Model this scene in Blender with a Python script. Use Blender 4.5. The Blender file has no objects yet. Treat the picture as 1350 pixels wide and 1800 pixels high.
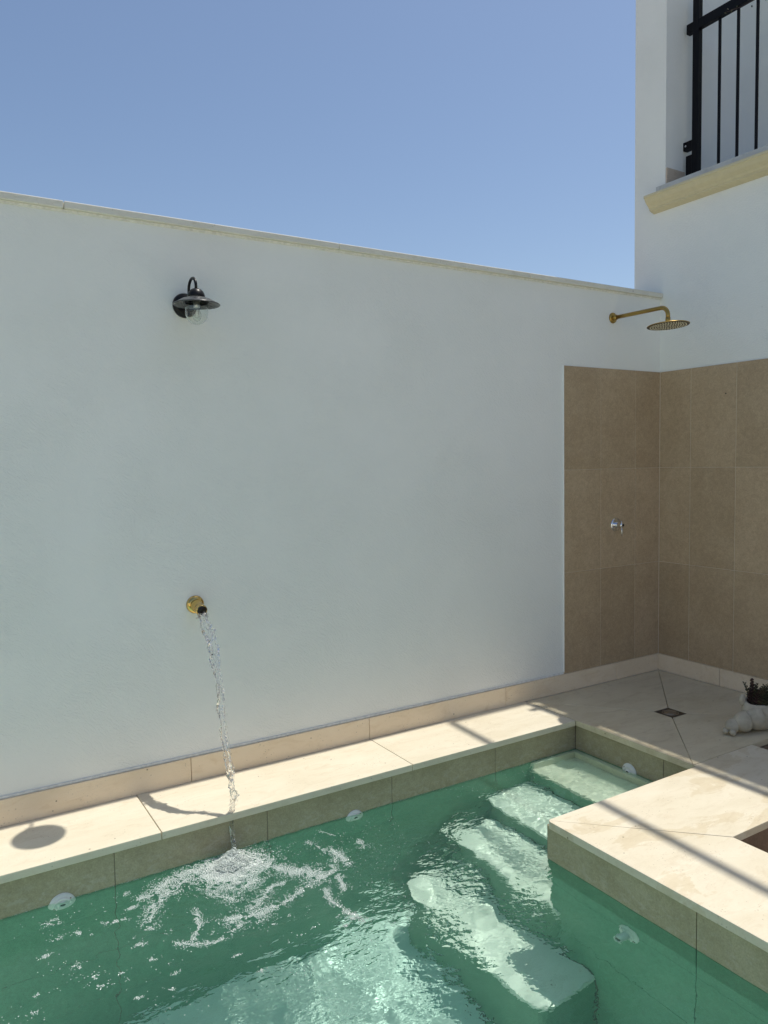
import bpy, bmesh, math, random
import numpy as np
from mathutils import Vector, Matrix, noise as mn
random.seed(7); np.random.seed(7)
PI = math.pi
S = bpy.context.scene

# ------------------------------------------------------------------ camera
CAM = (-4.0351, -3.1886, 1.3737)
yaw, pitch, roll, FPX = 0.5527, -0.0665, -0.0173, 1330.1
fw = Vector((math.sin(yaw)*math.cos(pitch), math.cos(yaw)*math.cos(pitch), math.sin(pitch)))
rt = Vector((math.cos(yaw), -math.sin(yaw), 0)); up = rt.cross(fw)
c, s = math.cos(roll), math.sin(roll)
r2 = c*rt + s*up; u2 = -s*rt + c*up
M = Matrix((r2, u2, -fw)).transposed().to_4x4(); M.translation = Vector(CAM)
cd = bpy.data.cameras.new('camera'); cam = bpy.data.objects.new('camera', cd)
S.collection.objects.link(cam); cam.matrix_world = M; S.camera = cam
cd.sensor_fit = 'VERTICAL'; cd.sensor_height = 24.0; cd.lens = FPX/1800*24.0
cd.clip_start = 0.02; cd.clip_end = 500

# ------------------------------------------------------------------ light
SUNK, SUNY = 0.334, 0.006
sund = Vector((-SUNK, -SUNY, -1)).normalized()
elev = math.asin(-sund.z)
W = bpy.data.worlds.new('World'); S.world = W; W.use_nodes = True
nt = W.node_tree; nt.nodes.clear()
sky = nt.nodes.new('ShaderNodeTexSky'); sky.sky_type = 'NISHITA'; sky.sun_disc = False
sky.sun_elevation = elev; sky.sun_rotation = math.radians(89)
sky.altitude = 50; sky.air_density = 1.0; sky.dust_density = 1.1; sky.ozone_density = 1.5
bg = nt.nodes.new('ShaderNodeBackground'); bg.inputs[1].default_value = 0.12
wo = nt.nodes.new('ShaderNodeOutputWorld')
nt.links.new(sky.outputs[0], bg.inputs[0]); nt.links.new(bg.outputs[0], wo.inputs[0])
sd = bpy.data.lights.new('sun', 'SUN'); sd.energy = 3.9; sd.angle = math.radians(0.53); sd.color = (1.0, 0.96, 0.87)
sun = bpy.data.objects.new('sun', sd); S.collection.objects.link(sun)
sun.rotation_euler = sund.to_track_quat('-Z', 'Y').to_euler(); sun.location = (2, 0, 9)
try: sd.cycles.is_caustics_light = True
except Exception: pass

S.view_settings.view_transform = 'Standard'; S.view_settings.look = 'None'
S.view_settings.exposure = 0.07; S.view_settings.gamma = 1.0
S.view_settings.use_curve_mapping = False
S.render.engine = 'CYCLES'
S.cycles.use_denoising = True
S.cycles.max_bounces = 12; S.cycles.diffuse_bounces = 6; S.cycles.glossy_bounces = 6
S.cycles.transmission_bounces = 10; S.cycles.volume_bounces = 0
S.cycles.sample_clamp_indirect = 6.0; S.cycles.blur_glossy = 0.3
S.cycles.caustics_reflective = True; S.cycles.caustics_refractive = True

# ------------------------------------------------------------------ helpers
COL = S.collection
def link(o, parent=None):
    COL.objects.link(o)
    if parent: o.parent = parent
    return o
def tag(o, label=None, cat=None, group=None, kind=None):
    if label: o['label'] = label
    if cat: o['category'] = cat
    if group: o['group'] = group
    if kind: o['kind'] = kind
    return o
def empty(name, loc=(0, 0, 0)):
    o = bpy.data.objects.new(name, None); o.empty_display_size = .1; o.location = loc
    return link(o)
def meshobj(name, bm, mat, parent=None, smooth=False, loc=None, recalc=True):
    """bm in world coordinates unless the parent sits elsewhere; the object's origin moves to its own centre"""
    if recalc: bmesh.ops.recalc_face_normals(bm, faces=bm.faces[:])
    me = bpy.data.meshes.new(name); 
    cs = [v.co for v in bm.verts]
    ctr = Vector(loc) if loc is not None else sum(cs, Vector())/max(1, len(cs))
    for v in bm.verts: v.co -= ctr
    bm.to_mesh(me); bm.free()
    if smooth:
        for p in me.polygons: p.use_smooth = True
    me.materials.append(mat)
    o = bpy.data.objects.new(name, me)
    link(o)
    if parent is not None:
        o.parent = parent; o.location = ctr - parent_world(parent)
    else: o.location = ctr
    return o
def parent_world(p):
    v = Vector(p.location)
    while p.parent is not None:
        p = p.parent; v += Vector(p.location)
    return v
def box(bm, x0, x1, y0, y1, z0, z1):
    v = [bm.verts.new(p) for p in ((x0,y0,z0),(x1,y0,z0),(x1,y1,z0),(x0,y1,z0),(x0,y0,z1),(x1,y0,z1),(x1,y1,z1),(x0,y1,z1))]
    for f in ((0,3,2,1),(4,5,6,7),(0,1,5,4),(1,2,6,5),(2,3,7,6),(3,0,4,7)): bm.faces.new([v[i] for i in f])
    return v
def bevel(bm, w, seg=2):
    bmesh.ops.bevel(bm, geom=bm.edges[:], offset=w, segments=seg, profile=.6, affect='EDGES', clamp_overlap=True)
def boxobj(name, dims, mat, parent=None, bev=0, seg=2, smooth=False):
    bm = bmesh.new(); box(bm, *dims)
    if bev: bevel(bm, bev, seg)
    return meshobj(name, bm, mat, parent, smooth)
def prism(bm, pts, z0, z1):
    a = [bm.verts.new((x, y, z0)) for x, y in pts]; b = [bm.verts.new((x, y, z1)) for x, y in pts]
    n = len(pts)
    bm.faces.new(a[::-1]); bm.faces.new(b)
    for i in range(n): bm.faces.new((a[i], a[(i+1) % n], b[(i+1) % n], b[i]))
def slab(name, pts, z0, z1, mat, parent=None, bev=.002):
    bm = bmesh.new(); prism(bm, pts, z0, z1)
    if bev: bevel(bm, bev, 2)
    return meshobj(name, bm, mat, parent)
def tube(bm, pts, rad, n=16, caps=True):
    pts = [Vector(p) for p in pts]
    if not hasattr(rad, '__len__'): rad = [rad]*len(pts)
    rings = []; prev = None
    for i, p in enumerate(pts):
        t = (pts[min(i+1, len(pts)-1)] - pts[max(i-1, 0)]).normalized()
        if prev is None:
            a = Vector((0, 0, 1)) if abs(t.z) < .9 else Vector((1, 0, 0))
            nrm = (a - t*a.dot(t)).normalized()
        else: nrm = (prev - t*prev.dot(t)).normalized()
        prev = nrm; b = t.cross(nrm)
        rings.append([bm.verts.new(p + rad[i]*(math.cos(2*PI*k/n)*nrm + math.sin(2*PI*k/n)*b)) for k in range(n)])
    for i in range(len(rings)-1):
        for k in range(n): bm.faces.new((rings[i][k], rings[i][(k+1) % n], rings[i+1][(k+1) % n], rings[i+1][k]))
    if caps:
        bm.faces.new(rings[0][::-1]); bm.faces.new(rings[-1])
    return rings
def lathe(bm, prof, origin, axis='z', n=40):
    """prof: list of (r, h); revolved round axis ('z', '-y')"""
    o = Vector(origin); rings = []
    for r, h in prof:
        ring = []
        for k in range(n):
            a = 2*PI*k/n; x, y = r*math.cos(a), r*math.sin(a)
            if axis == 'z': p = Vector((x, y, h))
            elif axis == '-y': p = Vector((x, -h, y))
            elif axis == '-x': p = Vector((-h, x, y))
            ring.append(bm.verts.new(o+p) if r > 1e-6 or k == 0 else None)
        rings.append([v for v in ring if v] if r <= 1e-6 else ring)
    for i in range(len(rings)-1):
        A, B = rings[i], rings[i+1]
        for k in range(n):
            k2 = (k+1) % n
            if len(A) == 1 and len(B) == 1: continue
            if len(A) == 1: bm.faces.new((A[0], B[k], B[k2]))
            elif len(B) == 1: bm.faces.new((A[k], A[k2], B[0]))
            else: bm.faces.new((A[k], A[k2], B[k2], B[k]))
def glass_shell(name, prof, t, origin, parent, n=40):
    o = Vector(origin); bm = bmesh.new()
    lathe(bm, prof, origin, 'z', n); bmesh.ops.recalc_face_normals(bm, faces=bm.faces[:])
    c0 = o + Vector((0, 0, sum(p[1] for p in prof)/len(prof)))
    if sum((f.calc_center_median()-c0).dot(f.normal) for f in bm.faces) < 0: bmesh.ops.reverse_faces(bm, faces=bm.faces[:])
    first = bm.faces[:]
    k = max(p[0] for p in prof); inner = [(max(0, r-t) if r > 1e-6 else 0, h+(t if r < k*.6 else t*.5)) for r, h in prof]
    b2 = bmesh.new(); lathe(b2, inner, origin, 'z', n); bmesh.ops.recalc_face_normals(b2, faces=b2.faces[:])
    if sum((f.calc_center_median()-c0).dot(f.normal) for f in b2.faces) > 0: bmesh.ops.reverse_faces(b2, faces=b2.faces[:])
    tmp = bpy.data.meshes.new('t'); b2.to_mesh(tmp); b2.free(); bm.from_mesh(tmp); bpy.data.meshes.remove(tmp)
    return meshobj(name, bm, GLASS, parent, True, recalc=False)
def ico(bm, ctr, r, sub=1, scale=(1, 1, 1), rot=None):
    m = Matrix.Translation(ctr)
    if rot is not None: m = m @ rot
    m = m @ Matrix.Diagonal((r*scale[0], r*scale[1], r*scale[2], 1))
    return bmesh.ops.create_icosphere(bm, subdivisions=sub, radius=1, matrix=m)['verts']

# ------------------------------------------------------------------ materials
def newmat(name):
    m = bpy.data.materials.new(name); m.use_nodes = True; m.node_tree.nodes.clear()
    return m, m.node_tree
class G:
    def __init__(s, name):
        s.m, s.t = newmat(name); s.out = s.n('ShaderNodeOutputMaterial'); s.b = s.n('ShaderNodeBsdfPrincipled')
        s.l(s.b.outputs[0], s.out.inputs[0])
        s.geo = s.n('ShaderNodeNewGeometry'); s.pos = s.geo.outputs['Position']
    def n(s, k, **kw):
        q = s.t.nodes.new(k)
        for a, b in kw.items(): setattr(q, a, b)
        return q
    def l(s, a, b): s.t.links.new(a, b)
    def inp(s, nd, name, v):
        if hasattr(v, 'is_linked') or isinstance(v, bpy.types.NodeSocket): s.l(v, nd.inputs[name])
        else: nd.inputs[name].default_value = v
    def mapping(s, vec, scale=(1, 1, 1), rot=(0, 0, 0), loc=(0, 0, 0)):
        q = s.n('ShaderNodeMapping'); s.l(vec, q.inputs[0]); q.inputs['Scale'].default_value = scale
        q.inputs['Rotation'].default_value = rot; q.inputs['Location'].default_value = loc; return q.outputs[0]
    def noise(s, vec, scale, detail=4, rough=.55, dist=0):
        q = s.n('ShaderNodeTexNoise'); s.l(vec, q.inputs['Vector']); q.inputs['Scale'].default_value = scale
        q.inputs['Detail'].default_value = detail; q.inputs['Roughness'].default_value = rough
        q.inputs['Distortion'].default_value = dist; return q.outputs[0]
    def voro(s, vec, scale, feature='F1', rnd=1):
        q = s.n('ShaderNodeTexVoronoi', feature=feature); s.l(vec, q.inputs['Vector']); q.inputs['Scale'].default_value = scale
        q.inputs['Randomness'].default_value = rnd; return q
    def ramp(s, v, stops, interp='LINEAR'):
        q = s.n('ShaderNodeValToRGB'); s.l(v, q.inputs[0]); cr = q.color_ramp; cr.interpolation = interp
        while len(cr.elements) < len(stops): cr.elements.new(.5)
        for e, (p, c) in zip(cr.elements, stops):
            e.position = p; e.color = (c, c, c, 1) if not hasattr(c, '__len__') else (*c[:3], 1)
        return q.outputs[0]
    def mix(s, f, a, b, mode='MIX'):
        q = s.n('ShaderNodeMix', data_type='RGBA', blend_type=mode)
        for i, v in ((0, f), (6, a), (7, b)):
            if isinstance(v, bpy.types.NodeSocket): s.l(v, q.inputs[i])
            else: q.inputs[i].default_value = v if i == 0 else (*v[:3], 1)
        return q.outputs[2]
    def math(s, op, a, b=0.0, clamp=False):
        q = s.n('ShaderNodeMath', operation=op, use_clamp=clamp)
        for i, v in ((0, a), (1, b)):
            if isinstance(v, bpy.types.NodeSocket): s.l(v, q.inputs[i])
            else: q.inputs[i].default_value = v
        return q.outputs[0]
    def bump(s, h, strength=.3, dist=.002, prev=None):
        q = s.n('ShaderNodeBump'); s.l(h, q.inputs['Height']); q.inputs['Strength'].default_value = strength
        q.inputs['Distance'].default_value = dist
        if prev is not None: s.l(prev, q.inputs['Normal'])
        return q.outputs[0]
    def objrand(s):
        return s.n('ShaderNodeObjectInfo').outputs['Random']
    def set(s, **kw):
        for k, v in kw.items():
            k = {'color': 'Base Color', 'rough': 'Roughness', 'metal': 'Metallic', 'normal': 'Normal', 'spec': 'Specular IOR Level',
                 'trans': 'Transmission Weight', 'ior': 'IOR', 'coat': 'Coat Weight'}[k]
            if isinstance(v, bpy.types.NodeSocket): s.l(v, s.b.inputs[k])
            else: s.b.inputs[k].default_value = (*v, 1) if hasattr(v, '__len__') and len(v) == 3 else v
        return s.m

def mat_plaster():
    g = G('white_plaster')
    w = g.noise(g.pos, .8, 5, .6)
    dn = g.n('ShaderNodeTexNoise'); g.l(g.pos, dn.inputs['Vector']); dn.inputs['Scale'].default_value = 3.2; dn.inputs['Detail'].default_value = 3
    wv = g.n('ShaderNodeMix', data_type='RGBA', blend_type='ADD'); wv.inputs[0].default_value = .16
    g.l(g.pos, wv.inputs[6]); g.l(dn.outputs[1], wv.inputs[7])
    rot = g.mapping(wv.outputs[2], (1, 1, 1), (0, math.radians(-40), 0))
    mp = g.mapping(rot, (38, 130, 150))
    st = g.noise(mp, 1.0, 4, .6, .8)
    fine = g.noise(g.pos, 260, 2, .6)
    broad = g.noise(g.pos, 3.0, 4, .5)
    mask = g.ramp(g.noise(g.pos, 2.2, 3, .5), [(.38, .25), (.62, 1.0)])
    sthm = g.math('MULTIPLY', st, mask)
    b1 = g.bump(broad, .3, .016); b2 = g.bump(sthm, .9, .0042, b1); b3 = g.bump(fine, .5, .0012, b2)
    col = g.mix(g.ramp(w, [(.35, 0), (.68, 1)]), (.80, .81, .775), (.865, .865, .835))
    dots = g.voro(g.pos, 3.1)
    dm = g.ramp(dots.outputs['Distance'], [(.0, 1), (.006, 1), (.009, 0)])
    col = g.mix(dm, col, (.35, .33, .3))
    return g.set(color=col, rough=.88, spec=.25, normal=b3)
def mat_stone(name, base=(.66, .59, .45), pale=(.73, .665, .53), warm=(.58, .49, .35), stains=0.0, rough=.42):
    g = G(name)
    oi = g.n('ShaderNodeObjectInfo')
    off = g.n('ShaderNodeVectorMath', operation='SCALE'); g.l(oi.outputs['Random'], off.inputs[0]) if False else None
    cmb = g.n('ShaderNodeCombineXYZ'); g.l(oi.outputs['Random'], cmb.inputs[0]); g.l(oi.outputs['Random'], cmb.inputs[1]); g.l(oi.outputs['Random'], cmb.inputs[2])
    sc = g.n('ShaderNodeVectorMath', operation='SCALE'); g.l(cmb.outputs[0], sc.inputs[0]); sc.inputs['Scale'].default_value = 17.0
    ad = g.n('ShaderNodeVectorMath', operation='ADD'); g.l(g.pos, ad.inputs[0]); g.l(sc.outputs[0], ad.inputs[1])
    P = ad.outputs[0]
    st = g.mapping(P, (1.0, 2.6, 2.6), (0, 0, .25))
    a = g.noise(st, 2.4, 6, .6, .8)
    col = g.mix(g.ramp(a, [(.33, 0), (.66, 1)]), base, pale)
    b = g.noise(st, 7, 5, .65, 1.4)
    col = g.mix(g.math('MULTIPLY', g.ramp(b, [(.52, 0), (.72, 1)]), .55), col, warm)
    # thin fossil veins
    vm = g.mapping(P, (1.6, 9, 9), (0, 0, .35))
    v = g.noise(vm, 3.2, 6, .7, 2.2)
    vv = g.ramp(v, [(.485, 0), (.5, 1), (.515, 0)])
    vk = g.math('MULTIPLY', vv, g.ramp(g.noise(P, 3.5, 2), [(.5, 0), (.66, .34)]))
    col = g.mix(vk, col, (.42, .34, .25))
    sp = g.voro(P, 70); sk = g.ramp(sp.outputs['Distance'], [(0, 1), (.13, .8), (.2, 0)])
    skm = g.math('MULTIPLY', sk, g.ramp(g.noise(P, 14, 2), [(.5, 0), (.66, .8)]))
    col = g.mix(skm, col, (.36, .29, .21))
    sp2 = g.voro(P, 12); s2 = g.ramp(sp2.outputs['Distance'], [(0, 1), (.036, 1), (.05, 0)])
    col = g.mix(g.math('MULTIPLY', s2, .75), col, (.16, .11, .07))
    gr = g.noise(P, 220, 2, .7); col = g.mix(.10, col, gr, 'OVERLAY')
    r = g.math('ADD', g.math('MULTIPLY', b, .25), rough-.12)
    if stains:
        q = g.noise(g.mapping(g.pos, (1, 2.2, 1), (0, 0, .9)), 2.6, 7, .58, .5)
        m1 = g.ramp(q, [(.575, 0), (.592, 1)])
        q2 = g.noise(g.pos, 26, 3, .6)
        m2 = g.math('MULTIPLY', m1, g.ramp(q2, [(.30, .5), (.5, 1)]))
        col = g.mix(g.math('MULTIPLY', m2, stains*.65), col, g.mix(1, col, (.87, .82, .73), 'MULTIPLY'))
    n1 = g.bump(b, .15, .001); n2 = g.bump(gr, .2, .0004, n1); n3 = g.bump(g.math('ADD', s2, skm), .5, -.001, n2)
    return g.set(color=col, rough=r, spec=.35, normal=n3)
def mat_tile(name, a=(.45, .335, .215), b=(.50, .38, .25), rough=.55, mott=.0, grime=None):
    g = G(name)
    oi = g.n('ShaderNodeObjectInfo').outputs['Random']
    n = g.noise(g.pos, 5, 5, .6, .4); col = g.mix(g.ramp(n, [(.35, 0), (.65, 1)]), a, b)
    f = g.noise(g.pos, 160, 3, .75); col = g.mix(.28, col, g.ramp(f, [(.3, .2), (.7, .8)]), 'OVERLAY'); f3 = g.noise(g.mapping(g.pos, (1, 1, 1)), 45, 4, .7, .5); col = g.mix(.2, col, g.ramp(f3, [(.35, .3), (.65, .7)]), 'OVERLAY')
    f2 = g.noise(g.pos, 420, 1, .5); sp = g.ramp(f2, [(.66, 0), (.74, .25)]); col = g.mix(sp, col, (.5, .44, .34))
    cr = g.noise(g.mapping(g.pos, (1, 1, .7)), 16, 5, .7, 2.5); ck = g.math('MULTIPLY', g.ramp(cr, [(.488, 0), (.5, 1), (.512, 0)]), g.ramp(g.noise(g.pos, 5, 2), [(.5, 0), (.62, .2)]))
    col = g.mix(ck, col, (.5, .44, .35))
    v = g.ramp(oi, [(0, (.88, .87, .84)), (1, (1.0, 1.0, .99))]); col = g.mix(1, col, v, 'MULTIPLY')
    if grime:   # lime bloom near the water line
        sep = g.n('ShaderNodeSeparateXYZ'); g.l(g.pos, sep.inputs[0])
        zz = g.ramp(g.math('ADD', g.math('MULTIPLY', sep.outputs[2], 4.0), 1.0), [(.30, 0), (.38, 1), (.55, 1), (.8, 0)])
        bl = g.ramp(g.noise(g.mapping(g.pos, (1, 1, 2)), 22, 5, .7, .6), [(.5, 0), (.62, 1)])
        col = g.mix(g.math('MULTIPLY', g.math('MULTIPLY', zz, bl), grime), col, (.56, .52, .44))
    nm = g.bump(f, .25, .0006)
    return g.set(color=col, rough=rough, spec=.4, normal=nm)
def metal(name, color, rough):
    g = G(name); n = g.noise(g.mapping(g.pos, (1, 1, 1)), 900, 1, .5)
    return g.set(color=color, metal=1.0, rough=g.math('ADD', g.math('MULTIPLY', n, .04), rough-.02))
def simple(name, color, rough=.5, metal=0, spec=.5, bumpk=0, scale=60, var=.12):
    g = G(name)
    n = g.noise(g.pos, scale, 4, .6)
    lo = tuple(max(0, x*(1-var)) for x in color); hi = tuple(min(1, x*(1+var)) for x in color)
    col = g.mix(g.ramp(n, [(.3, 0), (.7, 1)]), lo, hi)
    rr = g.math('ADD', g.math('MULTIPLY', n, .16), rough-.08)
    kw = dict(color=col, rough=rr, metal=metal, spec=spec)
    if bumpk: kw['normal'] = g.bump(n, bumpk, .001)
    return g.set(**kw)

PLASTER = mat_plaster()
STONE = mat_stone('cream_limestone')
STONE_B = mat_stone('cream_limestone_skirting', base=(.78, .64, .46), pale=(.83, .70, .53), warm=(.68, .53, .35), rough=.5)
STONE_S = mat_stone('cream_limestone_stained', stains=1.0)
STONE_F = mat_stone('shower_limestone', base=(.60, .52, .365), pale=(.68, .60, .43), warm=(.49, .40, .26), stains=.5, rough=.5)
STONE_CAP = mat_stone('cap_limestone', base=(.68, .66, .58), pale=(.74, .72, .64), warm=(.58, .55, .46), rough=.6)
TILE = mat_tile('taupe_wall_tile')
TILE_P = mat_tile('taupe_pool_tile', a=(.37, .32, .205), b=(.43, .38, .255), grime=.28)
TILE_D = mat_tile('dark_brown_tile', a=(.16, .10, .065), b=(.24, .16, .105))
POOL_IN = mat_stone('pool_step_stone', base=(.76, .79, .71), pale=(.83, .85, .78), warm=(.62, .66, .56), rough=.5)  # treads paler than the risers: sunlit brightness put into the stone colour
BENCH = mat_stone('bench_stone', base=(.72, .68, .56), pale=(.80, .76, .65), warm=(.60, .55, .43), rough=.5)
POOL_FL = mat_stone('pool_floor_stone', base=(.70, .86, .80), pale=(.76, .90, .85), warm=(.62, .78, .72), rough=.5)  # floor stone colour carries the green tint the water gives the light
TILE_TINT = mat_tile('water_tinted_pool_tile', a=(.145, .335, .225), b=(.18, .38, .26))  # tiles below the waterline: green underwater light put into their colour
GROUT = simple('beige_grout', (.66, .57, .44), .9)
GROUT_D = simple('dark_joint', (.055, .05, .035), .9)
JOINT = simple('stone_joint', (.20, .165, .12), .9)
BEAD = simple('grey_mortar_bead', (.74, .74, .72), .9)
BRASS = metal('brushed_brass', (.44, .29, .085), .32)
BRASS_P = metal('polished_brass', (.66, .46, .16), .13)
BRASS_D = simple('dark_bronze_face', (.075, .05, .025), .5, .0, .3)
CHROME = metal('polished_chrome', (.78, .78, .80), .06)
BLACK = simple('black_metal', (.006, .006, .007), .35, .0, .25)
BLACKR = simple('black_rail_paint', (.005, .005, .007), .5, .0, .15)
BLACKW = simple('black_wet_pipe', (.01, .009, .007), .3, .0, .3)
SILL = simple('grey_marble_sill', (.52, .52, .50), .5, scale=9)
CORN = simple('cream_cornice_paint', (.62, .55, .36), .75, bumpk=.15, scale=30, var=.05)
SKIRT_U = mat_stone('terrace_skirting_marble', base=(.52, .42, .32), pale=(.60, .50, .40), warm=(.40, .28, .18))
WHITEP = simple('white_plastic', (.80, .80, .77), .32, var=.04)
STEEL = simple('drain_steel', (.30, .25, .19), .42, .7, scale=30)
RUST = simple('drain_plate', (.10, .075, .05), .5, .5, scale=30)
NOZZ = simple('rubber_nozzles', (.72, .66, .52), .5)
SHELL = simple('white_cement_shell', (.46, .415, .32), .85, bumpk=.35, scale=30, var=.16)
SOIL = simple('dark_soil', (.03, .02, .014), .95, bumpk=1, scale=90, var=.5)
LEAF_D = simple('dark_red_succulent_leaf', (.045, .018, .012), .4, scale=30, var=.5)
LEAF_G = simple('dark_green_succulent_leaf', (.045, .05, .018), .4, scale=30, var=.4)
LEAF_L = simple('green_vine_leaf', (.12, .17, .05), .5, var=.3)
BULBBASE = simple('lamp_socket', (.55, .55, .53), .35, .6)

def mat_glass(name, ior=1.45, rough=0.0, color=(1, 1, 1)):
    m, t = newmat(name); o = t.nodes.new('ShaderNodeOutputMaterial'); g = t.nodes.new('ShaderNodeBsdfGlass')
    g.inputs['IOR'].default_value = ior; g.inputs['Roughness'].default_value = rough; g.inputs['Color'].default_value = (*color, 1)
    t.links.new(g.outputs[0], o.inputs[0]); return m, t, g, o
WATER, t, g_, o_ = mat_glass('pool_water', 1.333, 0.0, (.89, .99, .955))
df = t.nodes.new('ShaderNodeBsdfDiffuse'); df.inputs[0].default_value = (.20, .60, .46, 1)   # turbidity of the churned water
mx = t.nodes.new('ShaderNodeMixShader'); mx.inputs[0].default_value = .055
ge = t.nodes.new('ShaderNodeNewGeometry'); aa = t.nodes.new('ShaderNodeAttribute'); aa.attribute_name = 'chop'
hs = None
for sc_, w_, st_ in ((17, 1.0, (1.0, 1.7, 1)), (36, .42, (1.0, 1.5, 1)), (80, .13, (1, 1, 1))):
    mp_ = t.nodes.new('ShaderNodeMapping'); mp_.inputs['Scale'].default_value = st_; mp_.inputs['Rotation'].default_value = (0, 0, .45); t.links.new(ge.outputs['Position'], mp_.inputs[0])
    nn = t.nodes.new('ShaderNodeTexNoise'); nn.inputs['Scale'].default_value = sc_; nn.inputs['Detail'].default_value = 1.5; nn.inputs['Distortion'].default_value = .6; t.links.new(mp_.outputs[0], nn.inputs['Vector'])
    ml = t.nodes.new('ShaderNodeMath'); ml.operation = 'MULTIPLY'; ml.inputs[1].default_value = w_; t.links.new(nn.outputs[0], ml.inputs[0])
    if hs is None: hs = ml.outputs[0]
    else:
        ad_ = t.nodes.new('ShaderNodeMath'); ad_.operation = 'ADD'; t.links.new(hs, ad_.inputs[0]); t.links.new(ml.outputs[0], ad_.inputs[1]); hs = ad_.outputs[0]
hm = t.nodes.new('ShaderNodeMath'); hm.operation = 'MULTIPLY'; t.links.new(hs, hm.inputs[0]); t.links.new(aa.outputs['Fac'], hm.inputs[1])
bp_ = t.nodes.new('ShaderNodeBump'); bp_.inputs['Strength'].default_value = 1.0; bp_.inputs['Distance'].default_value = .0085; t.links.new(hm.outputs[0], bp_.inputs['Height'])
t.links.new(bp_.outputs[0], g_.inputs['Normal'])
t.links.new(g_.outputs[0], mx.inputs[1]); t.links.new(df.outputs[0], mx.inputs[2]); t.links.new(mx.outputs[0], o_.inputs[0])
JETW = mat_glass('clear_running_water', 1.333)[0]
GLASS = mat_glass('clear_lamp_glass', 1.45, 0.0, (.98, .99, .98))[0]
g = G('foam_bubbles')
FOAM = g.set(color=(.76, .82, .78), rough=.10, spec=.8)
tr = g.n('ShaderNodeBsdfTransparent'); mx = g.n('ShaderNodeMixShader'); mx.inputs[0].default_value = .34
g.l(g.b.outputs[0], mx.inputs[1]); g.l(tr.outputs[0], mx.inputs[2]); g.l(mx.outputs[0], g.out.inputs[0])

# ================================================================== GROUND
T = .030            # coping thickness
ZP = -.36           # lower patio level
WL = -.16           # water level
ZF = -1.15          # pool floor
G_ = .0015

bm = bmesh.new()
v = [bm.verts.new(p) for p in ((-60, -60, -1.6), (60, -60, -1.6), (60, 60, -1.6), (-60, 60, -1.6))]; bm.faces.new(v)
tag(meshobj('ground', bm, simple('dry_earth', (.34, .30, .24), .95, scale=2)), kind='structure')

# lower patio behind the pool surround (where the photographer stands)
patio = tag(empty('patio', (-1, -3, ZP)), kind='structure')
for i, xx in enumerate(np.arange(-8, 0, 1.0)):
    for j, yy in enumerate(np.arange(-9.4, -3.4, 1.0)):
        boxobj('paving_slab', (xx+.002, xx+.998, yy+.002, yy+.998, ZP-.03, ZP), STONE, patio, .002, 1)
for xx in np.arange(-1.585, -.02, .79):
    for j, yy in enumerate(np.arange(-3.4, -1.7, .6)):
        y1 = min(yy+.6, -1.60)
        boxobj('paving_slab', (xx+.002, min(xx+.788, -.014), yy+.002, y1-.002, ZP-.03, ZP), STONE, patio, .002, 1)
boxobj('paving_slab', (-.70, -.014, -1.596, -1.116, ZP-.03, ZP), STONE, patio, .002, 1)
boxobj('slab_bed', (-8, -.012, -9.4, -3.4, -1.58, ZP-.031), JOINT, patio)
boxobj('slab_bed', (-1.585, -.012, -3.4, -1.60, -1.58, ZP-.031), JOINT, patio)
boxobj('slab_bed', (-.705, -.012, -1.60, -1.115, -1.58, ZP-.031), JOINT, patio)

# ================================================================== POOL DECK
deck = tag(empty('pool_deck', (-1, 0, 0)), kind='structure')
# bed under the slabs, its top shows as the dark joints
bm = bmesh.new(); 
box(bm, -7.0, -1.132, -.372, .0, -1.58, -T-.001)
meshobj('slab_bed', bm, JOINT, deck)
bm = bmesh.new(); box(bm, -1.130, -.0, -1.10, .0, -1.58, -T-.001); meshobj('slab_bed', bm, JOINT, deck)
bm = bmesh.new(); prism(bm, [(-2.033, -1.101), (-.715, -1.101), (-.715, -1.58), (-1.595, -1.58), (-1.595, -3.4), (-2.033, -3.4)], -1.58, -T-.001)
meshobj('slab_bed', bm, JOINT, deck)
# long coping along the wall
xs = [-6.98, -5.585, -4.45, -3.316, -2.182, -1.1515]
for a, b in zip(xs[:-1], xs[1:]):
    slab('coping_slab', [(a+G_, -.394), (b-G_, -.394), (b-G_, -.001), (a+G_, -.001)], -T, 0, STONE, deck, .003)
# near coping (behind the camera's feet)
for a, b in zip(xs[:-1], xs[1:]):
    if b < -2.0: slab('coping_slab', [(a+G_, -3.395), (b-G_ if b > -2.2 else b-G_, -3.395), (b-G_, -2.60), (a+G_, -2.60)], -T, 0, STONE, deck, .003)
boxobj('slab_bed', (-7.0, -2.05, -3.39, -2.62, -1.58, -T-.001), JOINT, deck)
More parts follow.
